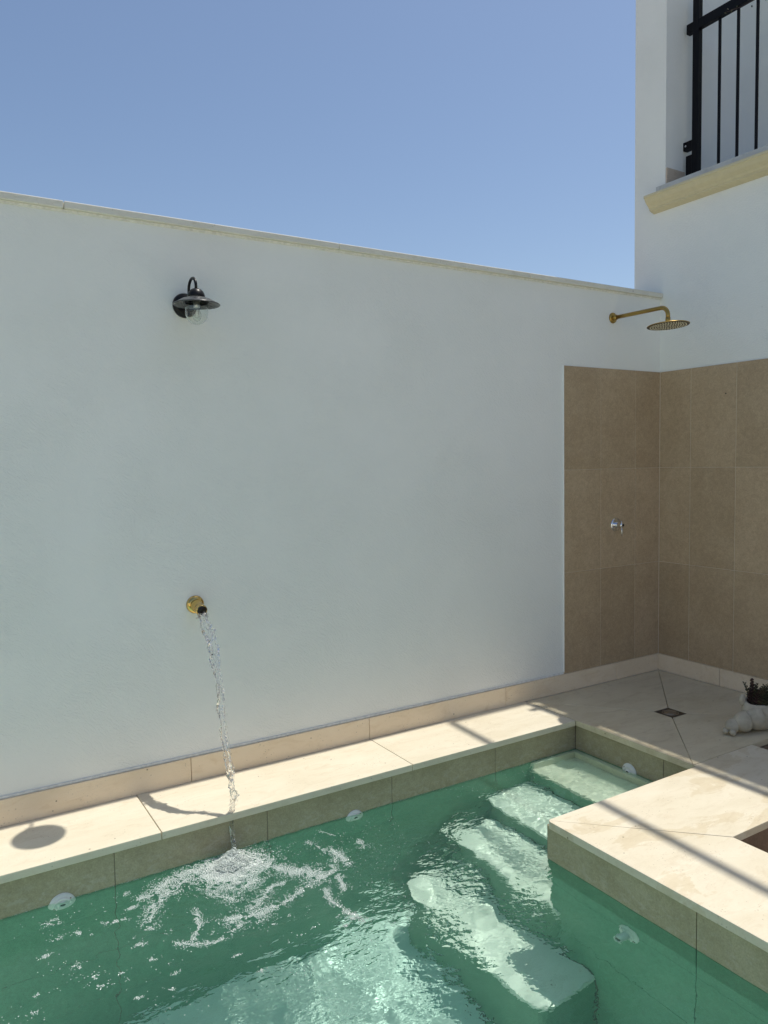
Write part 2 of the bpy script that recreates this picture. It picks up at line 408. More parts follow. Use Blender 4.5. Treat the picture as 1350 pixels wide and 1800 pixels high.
# shower floor: four triangles falling to the drain
dx0, dx1, dy0, dy1 = -.680, -.560, -.632, -.512
c00, c10, c11, c01 = (-1.1485, -1.1), (-.013, -1.1), (-.013, -.013), (-1.1485, -.013)
d00, d10, d11, d01 = (dx0, dy0), (dx1, dy0), (dx1, dy1), (dx0, dy1)
FALL = -.010
def tri_slab(outer, inner, shift):
    bm = bmesh.new()
    pts = [outer[0], outer[1], inner[1], inner[0]]
    cx = sum(p[0] for p in pts)/4; cy = sum(p[1] for p in pts)/4
    q = []
    for p in pts:
        d = Vector((cx-p[0], cy-p[1])); d.normalize(); q.append((p[0]+d.x*.0022, p[1]+d.y*.0022))
    za = [0, 0, FALL, FALL]
    tp = [bm.verts.new((x, y, z)) for (x, y), z in zip(q, za)]; bt = [bm.verts.new((x, y, -T)) for x, y in q]
    bm.faces.new(tp); bm.faces.new(bt[::-1])
    for i in range(4): bm.faces.new((tp[i], bt[i], bt[(i+1) % 4], tp[(i+1) % 4]))
    bevel(bm, .0015, 1)
    meshobj('floor_slab', bm, STONE_F, deck)
tri_slab((c00, c10), (d00, d10), 0); tri_slab((c10, c11), (d10, d11), 0)
tri_slab((c11, c01), (d11, d01), 0); tri_slab((c01, c00), (d01, d00), 0)
# pool surround: L shaped, mitred at the corner
r = .018
cor = [(-2.055+r*(1-math.sin(a)), -1.122-r*(1-math.cos(a))) for a in np.linspace(0, PI/2, 5)]
slab('coping_slab', [(-1.1515, -1.122)] + [(-1.1515, -1.1025), (-.713, -1.1025), (-.713, -1.585), (-1.589, -1.585), cor[2]] + cor[:2][::-1], -T, 0, STONE_S, deck, .003)
slab('coping_slab', [cor[2], (-1.5915, -1.5875), (-1.5915, -2.66), (-2.055, -2.66)] + cor[3:][::-1], -T, 0, STONE_S, deck, .003)
slab('coping_slab', [(-2.055, -2.663), (-1.5915, -2.663), (-1.5915, -3.395), (-2.055, -3.395)], -T, 0, STONE_S, deck, .003)
# riser faces of the surround down to the patio
for d in ((-1.60, -.715, -1.588, -1.581), ):
    boxobj('riser_tile', (-1.594, -1.12, -1.5825, -1.575, ZP, -T-.002), TILE_D, deck)
    boxobj('riser_tile', (-1.117, -.715, -1.5825, -1.575, ZP, -T-.002), TILE_D, deck)
for y0 in np.arange(-3.39, -1.6, .603):
    boxobj('riser_tile', (-1.602, -1.594, y0+.001, min(y0+.600, -1.583), ZP, -T-.002), TILE_D, deck)
boxobj('riser_tile', (-.717, -.708, -1.58, -1.111, ZP, -T-.002), TILE_D, deck)
boxobj('riser_tile', (-.708, -.014, -1.113, -1.105, ZP, -T-.002), TILE_D, deck)

# floor drain
drain = tag(empty('floor_drain', (-.62, -.572, -.012)), 'square brown metal drain with round cover in the shower floor', 'drain')
bm = bmesh.new(); box(bm, dx0+.001, dx1-.001, dy0+.001, dy1-.001, -.022, -.0115); bevel(bm, .001, 1); meshobj('plate', bm, RUST, drain)
bm = bmesh.new(); lathe(bm, [(0, -.0135), (.036, -.0135), (.038, -.0125), (.040, -.0085), (.043, -.0085), (.044, -.0114), (.044, -.014)], (-.62, -.572, 0), 'z', 36); meshobj('rim', bm, STEEL, drain, True)
bm = bmesh.new(); lathe(bm, [(0, -.0085), (.030, -.0085), (.034, -.010), (.034, -.013)], (-.617, -.568, 0), 'z', 36); meshobj('cover', bm, STEEL, drain, True)

# ================================================================== POOL BASIN
basin = tag(empty('pool_basin', (-3, -1.5, ZF)), kind='structure')
XP, XA, YW, YN = -2.037, -1.132, -.374, -2.60   # peninsula wall, alcove end wall, far wall, near wall
th = .010
ZROW = [(-.1665, -.0305), (-.333, -.1680), (-.633, -.333), (-.936, -.636), (ZF, -.939)]
def wall_tiles_y(x0, x1, y, joints, sgn=-1, mat=TILE_P):
    js = [x0] + sorted(j for j in joints if x0+.03 < j < x1-.03) + [x1]
    for a, b in zip(js[:-1], js[1:]):
        for z0, z1 in ZROW:
            y0, y1 = sorted((y, y - sgn*th))
            boxobj('pool_tile', (a+.0014, b-.0014, y0, y1, z0, z1), mat if z1 > -.1 else TILE_TINT, basin, .001, 1)
def wall_tiles_x(y0, y1, x, joints, sgn=-1, mat=TILE_P):
    js = [y0] + sorted(j for j in joints if y0+.03 < j < y1-.03) + [y1]
    for a, b in zip(js[:-1], js[1:]):
        for z0, z1 in ZROW:
            x0, x1 = sorted((x, x - sgn*th))
            boxobj('pool_tile', (x0, x1, a+.0014, b-.0014, z0, z1), mat if z1 > -.1 else TILE_TINT, basin, .001, 1)
wall_tiles_y(-7.0, XA, YW, [-1.680-.602*k for k in range(9)])
wall_tiles_x(-1.10, YW-.001, XA, [-.93])
wall_tiles_x(YN, -1.104, XP, [-1.76-.602*k for k in range(3)])
wall_tiles_y(XP+.001, XA-.001, -1.1035, [-1.6], +1)
wall_tiles_y(-7.0, XP, YN, [-2.6-.602*k for k in range(8)], +1)
# dark body behind the tiles (joints read as dark lines)
boxobj('tile_bed', (-7.02, XA+.002, YW+th+.0005, YW+th+.004, ZF-.03, -T-.004), GROUT_D, basin)
boxobj('tile_bed', (XP+th+.0005, XP+th+.003, YN, -1.112, ZF-.03, -T-.004), GROUT_D, basin)
boxobj('tile_bed', (XA+th+.0005, XA+th+.003, -1.10, YW, ZF-.03, -T-.004), GROUT_D, basin)
boxobj('tile_bed', (XP+.004, XA, -1.1165, -1.1140, ZF-.03, -T-.004), GROUT_D, basin)
boxobj('tile_bed', (-7.02, XP, YN-th-.004, YN-th-.0005, ZF-.03, -T-.004), GROUT_D, basin)
boxobj('pool_end_wall', (-7.05, -7.0, YN-.01, YW+.01, ZF-.03, -T-.001), TILE_P, basin)
# floor tiles
boxobj('floor_bed', (-7.0, XA, YN, YW, ZF-.04, ZF-.012), GROUT_D, basin)
for x0 in np.arange(-7.0, -1.9, .605):
    for y0 in np.arange(YN, YW-.1, .605):
        boxobj('floor_tile', (x0+.0014, min(x0+.603, XA), y0+.0014, min(y0+.603, YW-.001), ZF-.011, ZF), POOL_FL, basin, .001, 1)
# steps: bench and treads going down towards -x, each with a wet dark caulk line at its foot
STEPS = [(-1.455, XA, -.250), (-1.765, -1.458, -.41), (-2.050, -1.768, -.555), (-2.315, -2.053, -.775)]
RISER = mat_tile('shaded_riser_tile', a=(.13, .30, .20), b=(.17, .35, .24))  # riser colour darkened and greened to stand in for shade under water
YF = [YW-.002, YW-.002, -.43, -.50]
for i, (x0, x1, z) in enumerate(STEPS):
    y1 = YF[i]; y0 = [-1.098, -1.098, -1.165, -1.36][i]; rc = [.004, .03, .07, .10][i]; r0 = [.004, .004, .02, .05][i]
    def outline(g):
        pts = [(x1, y1-g)]
        pts += [(x0+g+rc*(1-math.sin(a_)), y1-g-rc*(1-math.cos(a_))) for a_ in np.linspace(0, PI/2, 7)]
        pts += [(x0+g+r0*(1-math.cos(a_)), y0+g+r0*(1-math.sin(a_))) for a_ in np.linspace(0, PI/2, 6)]
        if i < 2: pts += [(x1, y0+g)]
        else: pts += [(XP-.001, y0+g), (XP-.001, -1.1005), (x1, -1.1005)] if i == 2 else [(XP-.001, y0+g), (XP-.001, -1.1675), (x1, -1.1675)]
        return pts
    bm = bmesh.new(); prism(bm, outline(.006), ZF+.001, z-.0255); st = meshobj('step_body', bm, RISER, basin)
    bm = bmesh.new(); prism(bm, outline(0), z-.025, z); bmesh.ops.bevel(bm, geom=bm.edges[:], offset=.004, segments=2, affect='EDGES', clamp_overlap=True)
    meshobj('step_tread', bm, BENCH if i == 0 else POOL_IN, basin)
# caulk at feet of the risers
def caulk(pts):
    bm = bmesh.new(); tube(bm, pts, .0035, 6); meshobj('caulk_joint', bm, GROUT_D, basin)
for i in range(3):
    x0, z = STEPS[i][0], STEPS[i+1][2]
    pp = [(x0+.001+.0015*math.sin(k*1.3+i), y, z+.001) for k, y in enumerate(np.linspace(YF[i+1]-.02, -1.095, 24))]
    caulk(pp)
caulk([(-2.311+.001*math.sin(k*2), y, ZF+.001) for k, y in enumerate(np.linspace(-.62, -1.315, 20))] + [(-2.29, -1.345, ZF+.001), (-2.26, -1.356, ZF+.001), (XP-.003, -1.357, ZF+.001)])
caulk([(XP-.003, -1.357, ZF), (XP-.003, -1.357, -.785)])
caulk([(XP-.003, -1.35, -.774), (XP-.003, -1.17, -.774)])
caulk([(XA-.003, -1.09, -.249), (XA-.003, YW-.003, -.249), (-1.45, YW-.003, -.249)])
# a low ledge strip round the bench (the little upstand at the foot of the alcove wall)
boxobj('bench_upstand', (-1.165, XA-.001, -1.097, YW-.002, -.2495, -.172), BENCH, basin, .004, 2)
boxobj('bench_upstand', (-1.452, -1.167, -.400, YW-.002, -.2495, -.172), BENCH, basin, .004, 2)

# ================================================================== GARDEN WALL
HW = 2.366
wall = tag(empty('garden_wall', (-3, 0, 0)), 'tall white plastered garden wall behind the pool with a stone cap', 'wall')
bm = bmesh.new(); box(bm, -7.6, 0.0, 0.0, .20, -1.58, HW)
meshobj('plaster', bm, PLASTER, wall)
xc = [-7.6, -5.9, -4.70, -3.50, -2.30, -1.107, .018]
for a, b in zip(xc[:-1], xc[1:]):
    b2 = min(b-.0015, -.001)
    bm = bmesh.new(); box(bm, a+.0015, b2, -.021, .225, HW+.0005, HW+.0285); bevel(bm, .004, 3)
    meshobj('cap_slab', bm, STONE_CAP, wall)
boxobj('mortar_line', (-7.58, -.002, -.006, -.0004, HW-.010, HW), simple('cap_mortar', (.78, .76, .68), .9), wall)
boxobj('mortar_line', (-7.58, -.014, -.0045, -.0004, .1065, .1175), BEAD, wall, .002, 2)
HB = .1062
xb = [-7.6, -5.78, -4.88, -3.98, -3.081, -2.182, -1.298, -.40, -.0125]
for a, b in zip(xb[:-1], xb[1:]):
    bm = bmesh.new(); box(bm, a+.0012, b-.0012, -.0125, -.0005, .0003, HB); bevel(bm, .0012, 1)
    meshobj('skirting_slab', bm, STONE_B, wall)
# shower tile panel on this wall
ZT = [.1075, .7055, 1.3065, 1.9065]
for z0, z1 in zip(ZT[:-1], ZT[1:]):
    for a, b in ((-.846, -.541), (-.541, -.236), (-.236, -.0095)):
        boxobj('wall_tile', (a+.0018, b-.0018, -.0095, -.0015, z0+.0013, z1-.0013), TILE, wall, .0008, 1)
boxobj('tile_grout', (-.847, -.010, -.0072, -.0004, .1070, 1.9060), GROUT, wall)
boxobj('edge_trim', (-.852, -.8475, -.013, -.0006, .119, 1.9065), simple('white_trim', (.85, .85, .83), .35, var=.02), wall, .001, 1)
boxobj('corner_trim', (-.0125, -.0098, -.0115, -.009, .1075, 1.9055), GROUT, wall)

# ================================================================== HOUSE
house = tag(empty('house', (0, -1, 0)), 'white plastered house on the right with a taupe tiled shower corner and an upper terrace', 'house')
ZS = 3.04
bm = bmesh.new(); box(bm, .0, 4.2, -9.0, .203, -1.58, ZS-.03); meshobj('wall', bm, PLASTER, house)
bm = bmesh.new(); box(bm, .0, 1.6, -.031, .203, ZS-.0295, 5.06); meshobj('terrace_side_wall', bm, PLASTER, house)
bm = bmesh.new(); box(bm, .94, 4.2, -9.0, -.0315, ZS+.001, 6.17); meshobj('upper_wall', bm, PLASTER, house)
boxobj('terrace_floor', (-.0495, .939, -9.0, -.0315, ZS-.0295, ZS), SILL, house, .003, 2)
boxobj('sill', (-.0495, -.0005, -.031, .001, ZS-.0295, ZS), SILL, house, .003, 2)
# cornice, an ogee profile swept along the house with a stopped end
prof = [(-.0005, 2.992), (-.100, 2.992), (-.100, 2.978), (-.094, 2.975), (-.088, 2.964), (-.080, 2.952), (-.068, 2.941), (-.058, 2.934), (-.052, 2.924), (-.046, 2.920), (-.046, 2.912), (-.030, 2.905), (-.0005, 2.897)]
bm = bmesh.new(); a = [bm.verts.new((x, .052 + (-x)*-.0 , z)) for x, z in prof]; b = [bm.verts.new((x, -9.0, z)) for x, z in prof]
bm.faces.new(a); bm.faces.new(b[::-1])
for i in range(len(prof)): bm.faces.new((a[i], b[i], b[(i+1) % len(prof)], a[(i+1) % len(prof)]))
meshobj('cornice', bm, CORN, house)
boxobj('sill_bed', (-.036, -.0005, -9.0, .012, 2.9925, ZS-.030), PLASTER, house)
boxobj('terrace_skirting', (.0005, .17, -.0425, -.0316, ZS+.001, ZS+.115), SKIRT_U, house, .001, 1)
# tiles of the shower corner on this wall
ys = [-.0098, -.233, -.534, -.835, -1.136, -1.437, -1.738, -2.04]
for z0, z1 in zip(ZT[:-1], ZT[1:]):
    for a, b in zip(ys[:-1], ys[1:]):
        zz = z0 if b > -1.12 else z0
        boxobj('wall_tile', (-.0095, -.0015, b+.0018, a-.0018, zz+.0015, z1-.0015), TILE, house, .0008, 1)
boxobj('tile_grout', (-.0072, -.0004, -2.04, -.0100, .1070, 1.9060), GROUT, house)
for a, b in ((-.0005, -.451), (-.451, -1.10)):
    bm = bmesh.new(); box(bm, -.0125, -.0005, b+.0012, a-.0012, .0003, HB); bevel(bm, .0012, 1)
    meshobj('skirting_slab', bm, STONE_B, house)
boxobj('skirting_slab', (-.0125, -.0005, -9.0, -1.104, ZP+.0015, .1062), STONE_B, house, .0012, 1)
bm = bmesh.new(); lathe(bm, [(0, .0102), (.0045, .0102), (.0045, .0090)], (0, -.467, 1.735), '-x', 12); meshobj('screw_plug', bm, GROUT_D, house)

# garden walls round the back of the plot, unseen but they bounce light
gw = tag(boxobj('boundary_wall', (-7.9, -7.6, -9.6, .20, -1.58, 1.9), PLASTER), 'white boundary wall at the far left end of the pool', 'wall')
gw2 = tag(boxobj('boundary_wall', (-7.6, 0.0, -9.7, -9.4, -1.58, 1.9), PLASTER), 'white boundary wall across the patio opposite the pool', 'wall')

# railing of the terrace
rail = tag(empty('terrace_railing', (.18, -1.5, ZS)), 'black metal railing with square bars on the upper terrace', 'railing')
boxobj('top_rail', (.16, .195, -6.0, -.052, 3.978, 4.036), BLACKR, rail, .002, 1)
boxobj('bottom_rail', (.165, .190, -6.0, -.140, 3.09, 3.115), BLACKR, rail, .001, 1)
boxobj('post', (.158, .199, -.139, -.098, ZS+.001, 4.19), BLACKR, rail, .002, 1)
boxobj('foot_block', (.160, .2, -.100, -.055, ZS+.001, 3.245), BLACKR, rail, .002, 1)
bm = bmesh.new(); box(bm, .165, .205, -.101, -.033, 3.285, 3.335); meshobj('wall_bracket', bm, BLACKR, rail)
bm = bmesh.new(); lathe(bm, [(0, .0), (.006, .0), (.006, -.003)], (.164, -.05, 3.31), '-x', 10); meshobj('bolt', bm, CHROME, rail)
bar = None
for k in range(84):
    y = -.272 - .120*k
    if abs((y+.13) % 2.0) < 0: continue
    if bar is None:
        bar = boxobj('baluster', (.1705, .1835, y-.007, y+.006, 3.1155, 3.9775), BLACKR, rail)
    else:
        o = bar.copy(); link(o, rail); o.location = bar.location + Vector((0, -.120*k, 0))
# high awning bar above the terrace (throws the long thin shadow)
awn = tag(empty('awning_bar', (-.1, -2, 5.2)), 'thin grey awning bar fixed high above the terrace', 'awning bar')
bm = bmesh.new(); tube(bm, [(.03, -.02, 5.20), (-.33, -6.0, 5.20)], .023, 10); meshobj('bar', bm, BLACKR, awn)
bm = bmesh.new(); tube(bm, [(.03, -.02, 5.20), (.03, .06, 5.065)], .014, 8); meshobj('bracket', bm, BLACKR, awn)
bm = bmesh.new(); tube(bm, [(-.31, -5.8, 5.20), (.95, -5.8, 5.20)], .014, 8); meshobj('bracket', bm, BLACKR, awn)

# ================================================================== WALL LAMP
LX, LY, LZ = -3.038, -.160, 2.020
lamp = tag(empty('wall_lamp', (LX, 0, LZ)), 'black gooseneck wall lamp with clear glass jar on the white wall', 'wall lamp')
bm = bmesh.new(); lathe(bm, [(0, .024), (.037, .024), (.046, .019), (.0505, .010), (.051, .0005), (0, .0005)], (LX-.0, 0, LZ+.022), '-y', 40); meshobj('back_plate', bm, BLACK, lamp, True)
arm = [(LX, -.018, LZ+.028), (LX, -.045, LZ+.030), (LX, -.066, LZ+.045)]
for a in np.linspace(0, PI, 14): arm.append((LX, -.113+.047*math.cos(a), LZ+.072+.040*math.sin(a)))
arm.append((LX, LY, LZ+.062))
bm = bmesh.new(); tube(bm, arm, .0058, 12); meshobj('gooseneck', bm, BLACK, lamp, True)
bm = bmesh.new(); lathe(bm, [(0, .062), (.010, .062), (.020, .058), (.029, .049), (.034, .036), (.035, .026), (.033, .024)], (LX, LY, LZ), 'z', 40); meshobj('cap', bm, BLACK, lamp, True)
bm = bmesh.new(); lathe(bm, [(.030, .026), (.040, .025), (.060, .018), (.080, .006), (.0915, .001), (.094, -.002), (.092, -.004), (.080, .002), (.058, .014), (.040, .021), (.0, .021)], (LX, LY, LZ), 'z', 56); meshobj('shade', bm, simple('shade_enamel', (.060, .062, .064), .28, 0, .5), lamp, True)
def jar(r0, t):
    p = [(r0, .010), (r0, -.030)]
    for a in np.linspace(0, PI/2, 9)[1:]: p.append((r0*math.cos(a) if a < PI/2-.01 else 0, -.036-(r0*1.0)*math.sin(a)))
    return p
glass_shell('glass_jar', jar(.0455, 0), .0016, (LX, LY, LZ), lamp)
bm = bmesh.new(); lathe(bm, [(0, .018), (.047, .018), (.048, .004), (.046, .003)], (LX, LY, LZ), 'z', 40); meshobj('jar_collar', bm, BLACK, lamp, True)
bm = bmesh.new(); lathe(bm, [(0, .012), (.013, .012), (.013, -.012), (.010, -.016), (0, -.016)], (LX, LY, LZ), 'z', 24); meshobj('socket', bm, BULBBASE, lamp, True)
glass_shell('bulb', [(.009, -.012), (.011, -.024), (.017, -.038), (.0185, -.048), (.015, -.060), (.007, -.068), (0, -.070)], .0008, (LX, LY, LZ), lamp, 24)
bm = bmesh.new(); tube(bm, [(LX-.006, LY, LZ-.016), (LX-.008, LY, LZ-.05), (LX, LY, LZ-.056), (LX+.008, LY, LZ-.05), (LX+.006, LY, LZ-.016)], .0009, 6); meshobj('filament', bm, STEEL, lamp)

# ================================================================== RAIN SHOWER
SX = -.433
sh = tag(empty('rain_shower', (SX, 0, 2.209)), 'brushed brass rain shower head on a wall arm above the taupe tiles', 'shower')
bm = bmesh.new(); lathe(bm, [(0, .010), (.022, .010), (.030, .007), (.032, .0005), (0, .0005)], (SX, 0, 2.209), '-y', 32); meshobj('flange', bm, BRASS, sh, True)
bm = bmesh.new(); lathe(bm, [(.0135, .005), (.0165, .012), (.0150, .032), (.0120, .034)], (SX, 0, 2.209), '-y', 28); meshobj('collar', bm, BRASS, sh, True)
arm = [(SX, -.004, 2.209), (SX, -.16, 2.208), (SX, -.325, 2.207)]
for a in np.linspace(0, PI/2, 10)[1:]: arm.append((SX, -.345-.048*math.sin(a), 2.159+.048*math.cos(a)))
arm.append((SX, -.393, 2.138))
bm = bmesh.new(); tube(bm, arm, .0118, 18); meshobj('arm', bm, BRASS, sh, True)
bm = bmesh.new(); lathe(bm, [(0, .046), (.0135, .046), (.014, .030), (.012, .026), (.013, .018), (.022, .012), (.024, .007), (0, .007)], (SX, -.393, 2.100), 'z', 28); meshobj('ball_joint', bm, BRASS, sh, True)
tilt = Matrix.Rotation(math.radians(-3.5), 4, 'X')
def place(bm, ctr, rot):
    for v in bm.verts: v.co = Vector(ctr) + (rot @ v.co)
HC = (SX, -.395, 2.103)
bm = bmesh.new(); lathe(bm, [(0, .006), (.05, .005), (.108, .003), (.114, 0), (.1125, -.0025)], (0, 0, 0), 'z', 64); place(bm, HC, tilt); meshobj('disc', bm, BRASS, sh, True)
bm = bmesh.new(); lathe(bm, [(.1125, -.0022), (.1115, -.0035), (0, -.0035)], (0, 0, 0), 'z', 64); place(bm, HC, tilt); meshobj('spray_face', bm, BRASS_D, sh)
bm = bmesh.new()
for ring in range(1, 8):
    rr_ = .0136*ring; n_ = 6*ring
    for k in range(n_):
        a = 2*PI*k/n_ + ring*.35
        m = Matrix.Translation((rr_*math.cos(a), rr_*math.sin(a), -.0050))
        bmesh.ops.create_cone(bm, cap_ends=True, segments=6, radius1=.0022, radius2=.0032, depth=.004, matrix=m)
place(bm, HC, tilt); o = meshobj('nozzles', bm, NOZZ, sh); o['kind'] = 'stuff'

# valve
VX, VZ = -.413, .965
vl = tag(empty('shower_valve', (VX, -.0095, VZ)), 'small round chrome shower mixer with a thin lever on the taupe tiles', 'mixer')
bm = bmesh.new(); lathe(bm, [(0, .006), (.034, .006), (.040, .004), (.041, 0)], (VX, -.0098, VZ), '-y', 36); meshobj('rosette', bm, CHROME, vl, True)
bm = bmesh.new(); lathe(bm, [(.016, .005), (.017, .012), (.017, .045), (.016, .052), (.013, .056), (0, .057)], (VX, -.0098, VZ), '-y', 28); meshobj('knob', bm, CHROME, vl, True)
bm = bmesh.new(); tube(bm, [(VX, -.056, VZ-.012), (VX, -.058, VZ-.035), (VX, -.060, VZ-.068)], .0038, 10); meshobj('lever', bm, CHROME, vl, True)
bm = bmesh.new(); tube(bm, [(VX, -.056, VZ+.012), (VX, -.056, VZ+.024)], .0034, 10); meshobj('lever_stub', bm, CHROME, vl, True)
bm = bmesh.new(); lathe(bm, [(0, .0605), (.007, .0600), (.0075, .056)], (VX, -.0098, VZ), '-y', 16); meshobj('button', bm, BLACK, vl)

# water spout
PX, PZ = -3.036, .772
sp = tag(empty('water_spout', (PX, 0, PZ)), 'short polished brass water spout low on the white wall above the pool', 'spout')
bm = bmesh.new(); lathe(bm, [(0, .016), (.024, .016), (.034, .013), (.038, .006), (.039, .0005), (0, .0005)], (PX, 0, PZ), '-y', 40); meshobj('flange', bm, BRASS_P, sp, True)
def ringtube(bm, a, b, r0, r1, n=32):
    a, b = Vector(a), Vector(b)
    tube(bm, [a, a.lerp(b, .02), a.lerp(b, .98), b], [r0, r0, r1, r1], n, False)
bm = bmesh.new(); tube(bm, [(PX, -.010, PZ-.001), (PX, -.030, PZ-.003), (PX, -.032, PZ-.003), (PX, -.066, PZ-.008), (PX, -.069, PZ-.0085), (PX, -.088, PZ-.013)], [.026, .0255, .0225, .0225, .024, .0235], 36, False)
bmesh.ops.holes_fill(bm, edges=[e for e in bm.edges if e.is_boundary and all(v.co.y > -.02 for v in e.verts)])
tube(bm, [(PX, -.040, PZ-.005), (PX, -.088, PZ-.013)], [.0195, .0205], 36, False)
meshobj('body', bm, BRASS_P, sp, True, recalc=False)
bm = bmesh.new(); tube(bm, [(PX, -.050, PZ-.006), (PX, -.0905, PZ-.0135)], [.0190, .0203], 28, True); bm.faces.ensure_lookup_table()
meshobj('inner_pipe', bm, BLACKW, sp, True)
bm = bmesh.new()
rg = tube(bm, [(PX, -.0865, PZ-.0127), (PX, -.0895, PZ-.0133)], [.0238, .0238], 36, False); rg2 = tube(bm, [(PX, -.0895, PZ-.0133), (PX, -.0865, PZ-.0127)], [.0202, .0202], 36, False)
for k in range(36): bm.faces.new((rg[1][k], rg[1][(k+1) % 36], rg2[0][(k+1) % 36], rg2[0][k]))
meshobj('lip', bm, BRASS_P, sp, True)

# ================================================================== RETURN INLETS
def inlet(x, y, z, axis, label, nozzle=0.0, k=.8):
    o_ = tag(empty('pool_inlet', (x, y, z)), label, 'inlet', 'round white water inlets set in the pool walls')
    sc_ = lambda p: [(r_*k, h_*k) for r_, h_ in p]
    bm = bmesh.new(); lathe(bm, sc_([(0, .016), (.022, .016), (.026, .010), (.040, .009), (.050, .006), (.055, .0005)]), (x, y, z), axis, 40); meshobj('flange', bm, WHITEP, o_, True)
    bm = bmesh.new(); lathe(bm, sc_([(.028, .008), (.030, .014), (.036, .015), (.040, .010)]), (x, y, z), axis, 40); meshobj('ring', bm, WHITEP, o_, True)
    bm = bmesh.new()
    if nozzle: lathe(bm, sc_([(0, .020), (.014, .020), (.015, .06), (.019, .072), (.023, .072), (.021, .012)]), (x, y, z), axis, 28)
    else: lathe(bm, sc_([(0, .014), (.011, .015), (.013, .022), (.017, .022), (.021, .012)]), (x, y, z), axis, 28)
    meshobj('eyeball', bm, WHITEP, o_, True)
    bm = bmesh.new(); h = .068 if nozzle else .0180
    lathe(bm, sc_([(0, h), (.0145, h), (.0145, h-.002)]), (x, y, z), axis, 20); meshobj('hole', bm, BLACK, o_)
    for q in (.7, .7+PI):
        cy, cz = .0435*k*math.cos(q), .0435*k*math.sin(q); h = .0098*k
        bm = bmesh.new(); ico(bm, (x+cy, y-h, z+cz) if axis == '-y' else (x-h, y+cy, z+cz), .0028, 1); meshobj('screw', bm, STEEL, o_)
inlet(-3.669, YW-.001, -.178, '-y', 'leftmost round white inlet at the waterline below the wall lamp shadow', k=.84)
inlet(-2.479, YW-.001, -.186, '-y', 'white inlet at the waterline between the falling water and the steps')
inlet(XA-.001, -.732, -.166, '-x', 'small white inlet in the shallow corner above the bench step')
inlet(XP-.001, -1.50, -.34, '-x', 'white underwater inlet with projecting nozzle in the wall under the stone surround', .03)

# ================================================================== WATER SURFACE
IMP = (-3.045, -.405)
rs = np.random.RandomState(3)
def octnoise(X, Y, lam, n, seed, ani=None):
    r_ = np.random.RandomState(seed); H = np.zeros_like(X)
    for k in range(n):
        th_ = r_.uniform(0, 2*PI) if ani is None else r_.normal(ani, .6)
        L = lam*r_.uniform(.75, 1.35); kx, ky = math.cos(th_)/L*2*PI, math.sin(th_)/L*2*PI
        H += np.sin(kx*X+ky*Y+r_.uniform(0, 2*PI))
    return H/math.sqrt(n)
def chop(X, Y):
    ch = 1.1*np.exp(-(((X+2.52)/.36)**2 + ((Y+.92)/.38)**2)) + .9*np.exp(-(((X+1.95)/.36)**2 + ((Y+.62)/.20)**2)) + .8*np.exp(-(((X+1.40)/.22)**2 + ((Y+.65)/.28)**2))
    ch += .75*np.exp(-(((X+3.0)/.55)**2 + ((Y+1.28)/.28)**2)) + .8*np.exp(-(((X+2.22)/.22)**2 + ((Y+1.15)/.30)**2)) + .9*np.exp(-(((X-IMP[0])/.25)**2 + ((Y-IMP[1]+.08)/.25)**2))
    return (.10*np.clip((X+4.1)/1.0, .15, 1) + ch)*np.clip(.75+.5*octnoise(X, Y, .25, 8, 61), .15, 1.6)
def wave(X, Y):
    wx = X + .012*octnoise(X, Y, .22, 6, 11); wy = Y + .012*octnoise(X, Y, .22, 6, 12)
    d = np.hypot(wx-IMP[0], wy-IMP[1])
    h = .0030*np.exp(-d/.28)*np.sin(2*PI*d/.060) + .0014*np.exp(-d/.7)*np.sin(2*PI*d/.11+1)
    j = .85*np.exp(-(((X+2.70)/.60)**2 + ((Y+1.20)/.52)**2)) + .5*np.exp(-(((X+2.45)/.3)**2 + ((Y+.85)/.3)**2)) + .75*np.exp(-(((X+1.85)/.42)**2 + ((Y+.66)/.26)**2)) + .5*np.exp(-(((X+1.35)/.2)**2 + ((Y+.7)/.3)**2))
    far = np.clip((X+4.1)/1.0, .15, 1)
    amp = (.22 + 1.0*j)*far
    mod = np.clip(.6+.5*octnoise(X, Y, .35, 8, 21), .1, 1.6)
    h += amp*(.0016*octnoise(wx, wy, .26, 9, 31) + mod*(.00085*octnoise(wx, wy, .15, 12, 36) + .00048*octnoise(wx, wy, .085, 14, 32) + .00009*octnoise(wx, wy, .042, 20, 33)))
    shal = np.clip((X+1.80)/.2, 0, 1)
    h += shal*(.00030*octnoise(wx, wy, .032, 22, 81) + .00045*octnoise(wx, wy, .06, 16, 82))
    dd = np.hypot(X-IMP[0]+.01, Y-IMP[1]+.05)
    h += .016*np.exp(-(dd/.050)**2)*(1+.8*octnoise(X, Y, .03, 10, 71)) + .003*np.exp(-(dd/.14)**2)*octnoise(X, Y, .035, 12, 72)
    h += .0010*octnoise(X, Y, .55, 6, 35)
    return h
def grid_mesh(name, rects, step, depth):
    bm = bmesh.new(); cache = {}
    verts = []; faces = []
    x0a, y0a = -7.01, YN-.008
    return
STEP = .006
xsW = np.arange(-4.60, XA+.0088, STEP); xsW = np.concatenate([np.arange(-7.008, -4.60, .04), xsW]); xsW[-1] = XA+.008
ysW = np.arange(-1.95, YW+.0088, STEP); ysW = np.concatenate([np.arange(YN-.008, -1.95, .03), ysW]); ysW[-1] = YW+.008
